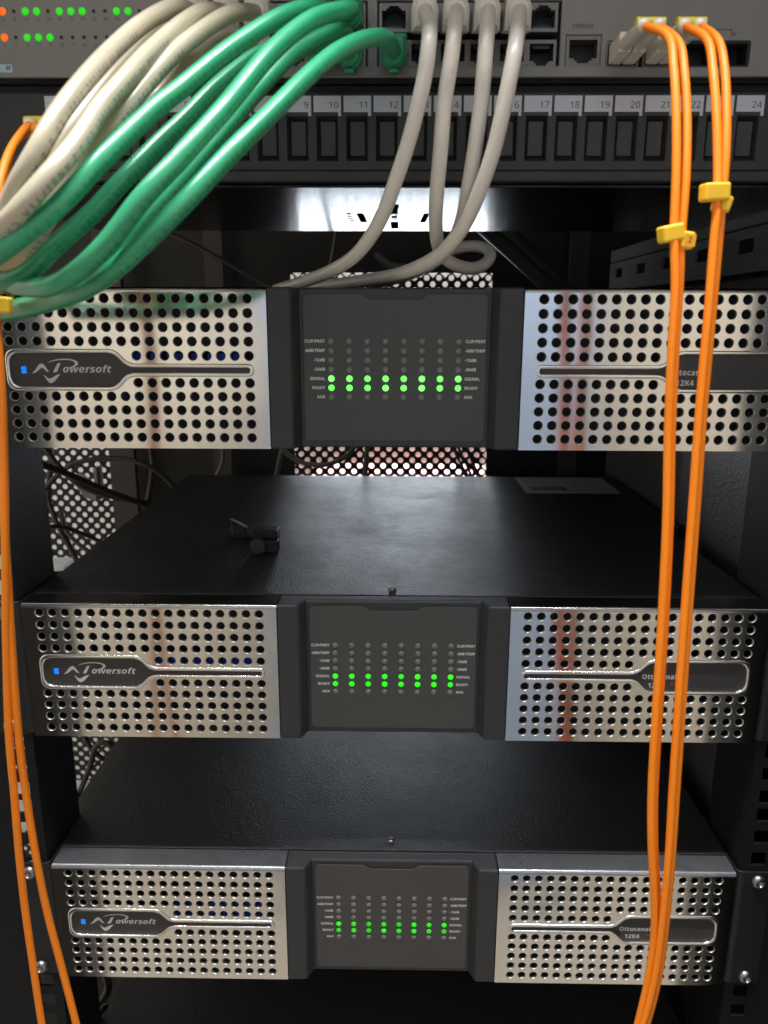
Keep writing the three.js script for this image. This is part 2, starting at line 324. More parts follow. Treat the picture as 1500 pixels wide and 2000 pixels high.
const plateTex = (dust) => canvasTex(1024, 813, (g, w, h) => {
  g.fillStyle = dust ? '#4b4847' : '#474846'; g.fillRect(0, 0, w, h);
  for (let i = 0; i < 9000; i++) { const v = 66 + Math.floor(rnd() * 14); g.fillStyle = `rgba(${v},${v},${v},0.35)`; g.fillRect(rnd() * w, rnd() * h, 2, 2); }
  if (dust) for (let i = 0; i < 130; i++) { const a = 0.15 + 0.5 * rnd() * rnd(); g.fillStyle = `rgba(170,165,155,${a})`; g.beginPath(); const x = rnd() * w, y = rnd() * h; g.ellipse(x, y, 0.8 + rnd() * 2.2, 0.8 + rnd() * 1.4, rnd() * 3, 0, 7); g.fill(); }
  if (dust) for (let i = 0; i < 14; i++) { g.strokeStyle = 'rgba(150,147,140,0.22)'; g.lineWidth = 1.4; g.beginPath(); const x = rnd() * w, y = rnd() * h; g.moveTo(x, y); g.quadraticCurveTo(x + 14 * rnd(), y + 20 * rnd(), x + 40 * (rnd() - 0.5), y + 26 * rnd()); g.stroke(); }
  g.fillStyle = '#e6e6e2'; g.font = 'bold 24px sans-serif'; g.textBaseline = 'middle';
  const T = ['CLIP/PROT', '-6dB/TEMP', '-12dB', '-24dB', 'SIGNAL', 'READY', 'AUX'];
  T.forEach((t, r) => { const y = (83 - (58.1 - 5.02 * r)) / 79.4 * h; g.textAlign = 'right'; g.fillText(t, (50 - 34.8 - 3.4) / 100 * w, y, 112); g.textAlign = 'left'; g.fillText(t, (50 + 34.8 + 3.4) / 100 * w, y, 112); });
});
const badgeUV = (side) => { const g = slab(side < 0 ? badge(0.5) : mirror(badge(0.5)), -1.6, -1.1, 0), p = g.attributes.position, u = g.attributes.uv;
  for (let i = 0; i < p.count; i++) u.setXY(i, side < 0 ? (p.getX(i) + 209) / 133 : (p.getX(i) - 76) / 133, (p.getY(i) - 32.8) / 19.8); return bake(g); };
const badgeBase = (g, w, h) => { g.fillStyle = '#3d3a39'; g.fillRect(0, 0, w, h); for (let i = 0; i < 5000; i++) { g.fillStyle = `rgba(${60 + rnd() * 20},${58 + rnd() * 20},${56 + rnd() * 20},0.3)`; g.fillRect(rnd() * w, rnd() * h, 2, 2); } };
const logoTex = canvasTex(2048, 305, (g, w, h) => {
  badgeBase(g, w, h);
  g.setTransform(1.481, 0, 0, 1.481, -60.5, -588); g.fillStyle = '#cfcecb'; g.strokeStyle = '#cfcecb';
  // swooping mark: an upper crest and a lower trough
  g.beginPath(); g.moveTo(161, 522); g.bezierCurveTo(190, 505, 198, 468, 222, 466); g.bezierCurveTo(240, 466, 246, 496, 262, 512); g.bezierCurveTo(252, 514, 246, 512, 240, 504); g.bezierCurveTo(232, 494, 228, 488, 220, 491); g.bezierCurveTo(205, 498, 195, 518, 161, 522); g.fill();
  g.beginPath(); g.moveTo(226, 530); g.bezierCurveTo(240, 532, 248, 552, 262, 550); g.bezierCurveTo(280, 546, 288, 530, 326, 524); g.bezierCurveTo(306, 540, 290, 572, 266, 576); g.bezierCurveTo(246, 574, 240, 545, 226, 530); g.fill();
  // capital P with its long looping bowl
  g.beginPath(); g.moveTo(256, 464); g.bezierCurveTo(290, 432, 420, 430, 430, 462); g.bezierCurveTo(432, 484, 385, 492, 352, 494); g.bezierCurveTo(385, 486, 414, 478, 412, 462); g.bezierCurveTo(404, 440, 310, 440, 256, 464); g.fill();
  g.beginPath(); g.moveTo(312, 466); g.lineTo(332, 462); g.lineTo(305, 514); g.lineTo(282, 516); g.closePath(); g.fill();
  g.save(); g.transform(1.17, 0, -0.27, 1, 0, 0); g.font = 'bold 55px sans-serif'; g.textBaseline = 'alphabetic'; g.textAlign = 'left';
  g.fillText('owersoft', (334 + 0.27 * 515) / 1.17, 515, 256); g.restore();
});
const modelTex = canvasTex(2048, 305, (g, w, h) => {
  badgeBase(g, w, h); const s = 15.4, X = (x) => (x - 76) * s, Y = (y) => (52.6 - y) * s;
  g.fillStyle = '#d2d0cc'; g.textBaseline = 'alphabetic'; g.textAlign = 'left'; g.font = 'bold 66px sans-serif'; g.fillText('Ottocanali', X(147.6), Y(40.9), 23.6 * s); g.fillText('12K4', X(151.4), Y(35.3), 12 * s);
  g.save(); g.transform(1, 0, -0.2, 1, 0, 0); g.fillStyle = '#c0342c'; g.font = 'bold 34px sans-serif'; g.fillText('DSP+D', X(164.4) + 0.2 * Y(37.6), Y(37.2), 8 * s); g.restore();
});
const AG = { panelL: steelPanel(-1), panelR: steelPanel(1), rimL: rimRing(-1), rimR: rimRing(1), badgeL: badgeUV(-1), badgeR: badgeUV(1) };
AG.center = bake(sweepY([[-68.1, -17], [-68.1, -0.6], [-67.4, 0.2], [-56.4, 0.2], [-55.2, -0.6], [-51.6, -8.3], [51.6, -8.3], [55.2, -0.6], [56.4, 0.2], [67.4, 0.2], [68.1, -0.6], [68.1, -17]], -0.3, 86.2, 1.6, 3));
AG.chassis = bake([box(-218.4, 218.4, 0.5, 84.2, -385, -19), box(-217, 217, 1, 85, -19, -16)]);
AG.lid = bake([box(-218.8, 218.8, 84.4, 86, -386, -18.2, 0.7)]);
AG.seam = bake([box(-217, 217, 84.3, 85.6, -24.8, -23.6)]);
AG.led = bake((() => { const s = new THREE.SphereGeometry(1.7, 14, 7, 0, Math.PI * 2, 0, Math.PI / 2); s.rotateX(Math.PI / 2); s.scale(1, 1, 0.55); return s; })());
AG.ear = (s) => { const prof = [[218.8, -60], [218.8, -7.5]]; for (let i = 1; i <= 6; i++) { const a = Math.PI - i / 6 * Math.PI / 2; prof.push([224.3 + 5.5 * Math.cos(a), -7.5 + 5.5 * Math.sin(a)]); } prof.push([241.6, -2], [241.6, -3.9], [224.3, -3.9]); for (let i = 1; i <= 5; i++) { const a = Math.PI / 2 + i / 5 * Math.PI / 2; prof.push([224.3 + 3.6 * Math.cos(a), -7.5 + 3.6 * Math.sin(a)]); } prof.push([220.7, -60]);
  return bake(sweepY(s > 0 ? prof : prof.map(([x, z]) => [-x, z]).reverse(), 0.3, 85.6, 0.3, 1)); };
AG.earR = AG.ear(1); AG.earL = AG.ear(-1);
function screwGeo(r, h) {
  const l = new THREE.LatheGeometry([[0.0, h * 0.35], [r * 0.42, h * 0.35], [r * 0.45, h * 0.92], [r * 0.6, h * 0.95], [r * 0.85, h * 0.7], [r, h * 0.2], [r, 0]].map(([a, b]) => new THREE.Vector2(a, b)), 20); return l; }
AG.screw = bake(screwGeo(4.6, 3.2).rotateX(Math.PI / 2));
AG.lidScrew = bake(screwGeo(2.6, 1.2));
AG.blueLed = bake(box(-202.9, -200.1, 40.6, 44.4, -1.2, -0.85, 0.15, 1));
AG.blue = bake(box(-2.9, 2.9, 42, 51.4, -13, -8.4, 0.6, 1));
const logoMat = new THREE.MeshStandardMaterial({ map: logoTex, roughness: 0.45 }), modelMat = new THREE.MeshStandardMaterial({ map: modelTex, roughness: 0.45 });
const plateMat = [new THREE.MeshStandardMaterial({ map: plateTex(false), roughness: 0.55 }), new THREE.MeshStandardMaterial({ map: plateTex(true), roughness: 0.6 })];
function amplifier(y, label, glow, dusty) {
  const t = thing('power_amplifier', label, 'amplifier', [0, y, 0], 'amplifiers stacked in the rack');
  mesh('chassis', AG.chassis, M.rackPaint, t);
  const lid = mesh('lid', AG.lid, dusty ? M.lidDusty : M.lid, t);
  const sc = mesh('screw', AG.lidScrew, M.screw, lid); sc.position.set(-0.0008, 0.0859, -0.0288);
  const pl = mesh('steel_panel', AG.panelL.face, M.steel, t), pr = mesh('steel_panel', AG.panelR.face, M.steel, t);
  mesh('hole_rims', AG.panelL.rims, M.holeRim, pl); mesh('hole_rims', AG.panelR.rims, M.holeRim, pr);
  for (const [g, p] of [[AG.panelL.lip, pl], [AG.panelR.lip, pr]]) mesh('rolled_edge', g, dusty ? M.lipDusty : M.lip, p);
  mesh('badge_rim', AG.rimL, M.rim, pl); mesh('badge_rim', AG.rimR, M.rim, pr);
  mesh('badge_plate', AG.badgeL, logoMat, pl); mesh('badge_plate', AG.badgeR, modelMat, pr);
  mesh('power_light', AG.blueLed, M.blueLed, pl);
  mesh('center_frame', AG.center, M.plastic, t);
  const plate = mesh('display_plate', plateGeo, plateMat[dusty ? 1 : 0], t);
  const on = [green(glow), green(glow * 0.8), green(glow * 1.25)];
  for (let r = 0; r < 7; r++) for (let c = 0; c < 8; c++) {
    const l = mesh('indicator_light', AG.led, r === 4 || r === 5 ? on[(c * 5 + r * 3) % 7 % 3] : M.ledOff, plate);
    l.position.set((-34.8 + 9.943 * c) / 1000, (58.1 - 5.02 * r) / 1000, -0.0072);
  }
  for (let k = 1; k <= 8; k++) { const b = mesh('blue_capacitor', AG.blue, M.blue, t); b.position.x = -(78.4 + 7.6 * k + (k % 3 - 1) * 1.2) / 1000; }
  for (const s of [-1, 1]) {
    const e = mesh('rack_ear', s < 0 ? AG.earL : AG.earR, M.rackPaint, t);
    for (const yy of [6, 79]) { const q = mesh('screw', AG.screw, M.screw, e); q.position.set(s * 0.2332, yy / 1000, -0.0018); }
  }
  return t;
}
const ampA = amplifier(0, 'power amplifier right under the patch panel, with cables lying on it', 3.4, false);
const ampB = amplifier(-177.8, 'power amplifier with black plastic clips and a sticker on its lid', 1.3, false);
const ampD = amplifier(-533.4, 'power amplifier at the very bottom, only its black lid in view', 0.75, true);
const ampC = amplifier(-355.6, 'dusty power amplifier with shiny screws in its rack ears, below the other two', 0.75, true);
{
  const st = canvasTex(512, 430, (g, w, h) => { g.fillStyle = '#c9cacf'; g.fillRect(0, 0, w, h); g.fillStyle = '#1a1a1c'; g.font = 'bold 26px sans-serif'; ['OTTOCANALI', 'SERIAL No.', 'MADE IN ITALY'].forEach((s, i) => g.fillText(s, 30, 60 + i * 60)); for (let i = 0; i < 60; i++) g.fillRect(40 + i * 3.4, 250, 1 + 2 * rnd(), 110); g.font = '18px sans-serif'; for (let i = 0; i < 9; i++) g.fillText('~ 100-240 V  50/60 Hz  8 A', 280, 50 + i * 40, 200); });
  const g = new THREE.PlaneGeometry(91, 76); g.rotateX(-Math.PI / 2); g.translate(172, 86.25, -342);
  const b = box(126.5, 217.5, 86.05, 86.2, -380, -304);
  const s = obj('sticker', [g], new THREE.MeshStandardMaterial({ map: st, roughness: 0.45 }), ampB); s.userData.label = 'grey printed sticker at the back of the lid';
}
{ // two black plastic clips lying on the lid
  const Y = -91.8 + 0.1;
  const c = thing('plastic_clip', 'black plastic clip with a square loop lying on the middle amplifier lid', 'clip', [-118, Y, -142]);
  obj('loop', [box(-7, -5, 0, 13, -3, 3, 0.5), box(5, 7, 0, 9, -3, 3, 0.5), box(-7, 7, 0, 2, -3, 3, 0.5), (() => { const b = box(-7, 7, -1, 1, -3, 3, 0.5); b.rotateZ(-0.5); b.translate(0, 11, 0); return b; })()], M.black, c);
  obj('tail', (() => { const b = box(0, 18, 0, 3, -2, 2, 0.6); b.rotateY(-0.4); b.translate(6, 0, 0); return b; })(), M.black, c);
  const d = thing('cage_nut', 'chunky black plastic cage nut lying on the middle amplifier lid', 'nut', [-90, Y, -118]);
  obj('cage', [box(-12, 6, 0, 14, -8, 6, 1), box(-10, 8, 0, 9, 6.2, 15, 1)], M.black, d);
  obj('nut', (() => { const q = new THREE.CylinderGeometry(5.5, 5.5, 5, 12); q.rotateX(Math.PI / 2); q.translate(-6, 6, 17); return q; })(), M.plastic, d);
}
{
  const t = thing('metal_bracket', 'small grey metal bracket before the perforated door beside the bowed cable', 'bracket', [-358.4, -119.9, -440]);
  const m = std([0.22, 0.21, 0.2], 0.5);
  obj('plate', slab(roundPoly([[-12, 14], [2, -10], [16, -14], [18, 4], [0, 20]], 1.5), -1.5, 1.5, 0.4), m, t); obj('tab', box(14, 18, -14, 24, -20, -1.8, 0.5), m, t);
}
// support rails beside the chassis
for (const [x0, x1, y, z0, z1, label] of [[-233, -222.5, -280, -372, -30, 'grey steel support rail along the lowest amplifier'], [221, 232, -97, -400, -190, 'grey steel support rail beside the middle amplifier lid']]) {
  const t = thing('support_rail', label, 'rail', [0, y, 0]);
  obj('top_flange', box(x0, x1, 2, 4, z0, z1, 0.6), M.greyPost, t); obj('web', x0 < 0 ? box(x0, x0 + 2, -30, 1.9, z0, z1) : box(x1 - 2, x1, -30, 1.9, z0, z1), M.greyPost, t);
}

// ---------------------------------------------------------------- patch panel
{
  const t = thing('patch_bay', 'black patch panel with numbered white labels and closed shutters', 'patch panel', [0, 137.6, 0]);
  const y0 = 137.6, px = (n) => 175.6 + (n - 24) * 14.96;
  const wins = [], R = (x0, x1, a, b) => rectPts(x0, x1, a - y0, b - y0);
  for (let n = 1; n <= 24; n++) wins.push(R(px(n) - 6.1, px(n) + 4.5, 147.6, 168.2));
  obj('face', [slab(rectPts(-240, 240, 5.6, 41.2), -3, 0, 0.3, wins), box(-240, 240, 0, 5.5, -6, 0.6, 1.2), box(-240, 240, 41.4, 46.2, -14, -6, 0.6), box(-236, 236, 3, 43, -60, -12)], M.patchBody, t);
  const fr = slab(rectPts(-5.3, 5.3, -10.3, 10.3), -8, 0, 0, [rectPts(-3.7, 4.2, -8.3, 8.4)]);
  const frame = (() => { // sloped reveal round each shutter
    const o = rectPts(-5.28, 5.28, -10.28, 10.28), i = rectPts(-3.9, 4.3, -7.8, 8.9), pos = [];
    for (let k = 0; k < 4; k++) { const j = (k + 1) % 4; pos.push(...o[k], -0.3, ...o[j], -0.3, ...i[j], -5, ...o[k], -0.3, ...i[j], -5, ...i[k], -5); }
    const g = new THREE.BufferGeometry(); g.setAttribute('position', new THREE.Float32BufferAttribute(pos, 3)); g.computeVertexNormals(); return bake(g); })();
  const shut = bake([box(-3.7, 4.1, -7.6, 8.7, -6, -3.2, 0.5), box(-4.2, 4.6, -8.4, 9.3, -8, -5.2)]);
  const atlas = canvasTex(2048, 1024, (g, w, h) => { g.fillStyle = '#cfd1d8'; g.fillRect(0, 0, w, h); g.fillStyle = '#33343a'; g.font = '112px sans-serif'; g.textAlign = 'right'; g.textBaseline = 'middle'; for (let n = 1; n <= 24; n++) { const c = (n - 1) % 6, r = Math.floor((n - 1) / 6); g.fillText(String(n), (c + 0.9) * w / 6, (r + 0.46) * h / 4); } });
  const labMat = new THREE.MeshStandardMaterial({ map: atlas, roughness: 0.55 });
  for (let n = 1; n <= 24; n++) {
    const x = px(n), cy = 157.9 - y0;
    const f = mesh('shutter', shut, M.shutter, t); f.position.set((x - 0.8) / 1000, cy / 1000, 0);
    const v = mesh('reveal', frame, M.patchBody, f);
    const g = slab([[-6.8, -3.4], [5.4, -3.4], [5.4, -5.2], [6.9, -5.2], [6.9, 4], [-6.8, 4]], 0.02, 0.5, 0.1, [], 1), p = g.attributes.position, u = g.attributes.uv, c = (n - 1) % 6, r = Math.floor((n - 1) / 6);
    for (let i = 0; i < p.count; i++) u.setXY(i, (c + 0.02 + 0.96 * (p.getX(i) + 6.8) / 13.7) / 6, 1 - (r + 1 - 0.02 - 0.96 * (p.getY(i) + 5.2) / 9.2) / 4);
    g.translate(x - 0.6, 173.4 - y0, 0); obj('label', g, labMat, t);
  }
}
// ---------------------------------------------------------------- shiny tray under the patch panel
{
  const t = thing('rack_shelf', 'shiny dark steel shelf underside with punched slots below the patch panel', 'shelf', [0, 136, 0]);
  // outline in x and depth (depth runs back)
  const par = (x, d0, d1, w, sk) => [[x - w, d0], [x + w, d0], [x + w + sk, d1], [x - w + sk, d1]];
  const holes = [par(-23.2, 106, 152, 2.2, 0.8), par(20, 106, 152, 1.8, -1.2), par(-1, 66, 84, 2.4, 0.2), par(-1, 150, 190, 2.6, 0.3)];
  for (let i = 0; i < 4; i++) holes.push(par(-30.4, 104 + i * 12.5, 110 + i * 12.5, 1.7, 0));
  const s = shapeFrom(rectPts(-228, 228, 6, 208)); for (const h of holes) s.holes.push(pathFrom(h));
  const g = new THREE.ExtrudeGeometry(s, { depth: 1, bevelEnabled: true, bevelSize: 0.25, bevelThickness: 0.25, bevelOffset: -0.25, bevelSegments: 2 });
  g.rotateX(-Math.PI / 2); boxUV(g);
  obj('tray', g, M.tray, t);
  obj('rear_fold', box(-228, 228, 1.6, 40, -208.5, -207, 0.3), M.tray, t);
  obj('latch', [(() => { const b = box(-2.2, 2.2, -0.6, 0.2, -12, 12); b.rotateX(0.12); b.translate(-1, -0.6, -104); return b; })(), box(-3, 0.8, -1, -0.2, -134, -122)], M.screw, t);
}

// ---------------------------------------------------------------- network switch
const PC = [-92.9, -78.7, -64.5, -50.3, -36.1, -21.9, -1.4, 12.8, 27, 41.2, 55.4, 69.6], PT = 209.4, PB = 193.6;
{
  const y0 = 183.7, Z = 8, t = thing('network_switch', 'grey network switch with rows of ports above the patch panel', 'network switch', [0, y0, 0]);
  const W0 = -222, W1 = 222, top = 230;
  const tex = canvasTex(2048, 214, (g, w, h) => {
    const s = w / 444, X = (x) => (x - W0) * s, Y = (y) => (top - y) * s;
    g.fillStyle = '#84827e'; g.fillRect(0, 0, w, h);
    for (let i = 0; i < 9000; i++) { const v = 120 + Math.floor(rnd() * 26); g.fillStyle = `rgba(${v},${v - 2},${v - 5},0.35)`; g.fillRect(rnd() * w, rnd() * h, 2, 2); }
    g.fillStyle = '#2b2a28'; g.textAlign = 'center'; g.textBaseline = 'middle'; g.font = 'bold 10px sans-serif';
    g.fillText('CONSOLE', X(88.7), Y(205.2)); g.fillText('26', X(160.1), Y(201.8));
    g.fillRect(X(146), Y(204), 60, 1.5); g.fillRect(X(159), Y(204), 1.5, 6);
    g.font = '9px sans-serif';
    for (let i = 0; i < 13; i++) { g.fillText(String(6 + 2 * i), X(-188.9 + 5.49 * i), Y(208.9)); g.fillText(String(5 + 2 * i), X(-189.4 + 5.52 * i), Y(197.8)); }
    g.fillStyle = '#a9c3cc'; g.fillRect(X(-200), Y(189.5), 13 * s, 3.6 * s); g.fillStyle = '#24485c'; g.font = 'bold 12px sans-serif'; g.fillText('W', X(-189), Y(187.7));
  });
  const holes = [], B = (x0, x1, a, b) => rectPts(x0, x1, a, b);
  holes.push(B(-101, -14, 188.4, 216.4), B(-9.3, 78.2, 188.4, 216.4), B(81, 98, 188.4, 201.8), roundPoly(B(100.4, 169.2, 187.9, 199.2), 1.5));
  const face = slab(rectPts(W0, W1, y0, top), Z - 2, Z, 0.3, holes, 1), p = face.attributes.position, u = face.attributes.uv;
  for (let i = 0; i < p.count; i++) u.setXY(i, (p.getX(i) - W0) / 444, (p.getY(i) - (top - 214 / 2048 * 444)) / (214 / 2048 * 444));
  const loc = (g) => { const q = join(g); q.translate(0, -y0, 0); return q; };
  obj('face', loc(face), new THREE.MeshStandardMaterial({ map: tex, roughness: 0.5 }), t);
  obj('case', loc([box(W0 + 1, W1 - 1, y0 + 0.8, top, -300, Z - 14)]), M.greyPost, t);
  // ports: a stepped opening, flipped in the upper row
  const T = [[-5.7, 4.6], [-5.7, -3.0], [-3.6, -3.0], [-3.6, -4.0], [-2.4, -4.0], [-2.4, -5.0], [2.4, -5.0], [2.4, -4.0], [3.6, -4.0], [3.6, -3.0], [5.7, -3.0], [5.7, 4.6]];
  const port = bake([slab(rectPts(-7.05, 7.05, -6.2, 6.2), -0.8, 0, 0, [T]), slab(rectPts(-7, 7, -6.1, 6.1), -11, -0.85, 0, [T.map(([x, y]) => [x * 1.02, y * 1.02])])]);
  const cavity = bake(box(-6.6, 6.6, -5.8, 5.8, -12.5, -9)), strip = bake(box(-4, 4, 3.0, 4.4, -9, -2));
  for (const x of PC) for (const [y, f] of [[PT, -1], [PB, 1]]) {
    const q = mesh('port', port, M.shell, t); q.position.set(x / 1000, (y - y0) / 1000, (Z - 0.5) / 1000); if (f < 0) q.rotation.z = Math.PI;
    mesh('socket', cavity, M.switchDark, q); mesh('contacts', strip, M.portWall, q);
  }
  const cons = mesh('port', port, M.shell, t); cons.position.set(0.0895, (194.9 - y0) / 1000, (Z - 0.4) / 1000); cons.scale.set(1.17, 1.06, 1); mesh('socket', cavity, M.switchDark, cons);
  const cage = bake([slab(rectPts(-7.8, 7.8, -5.4, 5.4), -14, -0.6, 0, [rectPts(-7, 7, -4.7, 4.7)])]), back = bake(box(-7.2, 7.2, -4.9, 4.9, -15, -12));
  for (const x of [108.4, 126, 143.4, 160.8]) { const c = mesh('optical_port', cage, x > 130 ? M.switchDark : M.shell, t); c.position.set(x / 1000, (193.4 - y0) / 1000, Z / 1000); mesh('socket', back, M.switchDark, c); }
  // indicator lights
  const dome = bake((() => { const s = new THREE.SphereGeometry(1.75, 14, 7, 0, Math.PI * 2, 0, Math.PI / 2); s.rotateX(Math.PI / 2); s.scale(1, 1, 0.4); return s; })());
  const dark = bake((() => { const c = new THREE.CylinderGeometry(0.85, 0.85, 0.4, 12); c.rotateX(Math.PI / 2); return c; })());
  const gOn = green(0.75), up = 'aoggogggooggo', lo = 'aogggooooo';
  [...('a-gg-ggg--gg-')].forEach((k, i) => { const l = mesh('indicator_light', k === '-' ? dark : dome, k === 'a' ? amber : k === 'g' ? gOn : M.switchDark, t); l.position.set((-188.9 + 5.49 * i) / 1000, (212.3 - y0) / 1000, (Z + 0.02) / 1000); });
  [...('a-ggg-----')].forEach((k, i) => { const l = mesh('indicator_light', k === '-' ? dark : dome, k === 'a' ? amber : k === 'g' ? gOn : M.switchDark, t); l.position.set((-189.2 + 5.52 * i) / 1000, (201.1 - y0) / 1000, (Z + 0.02) / 1000); });
}

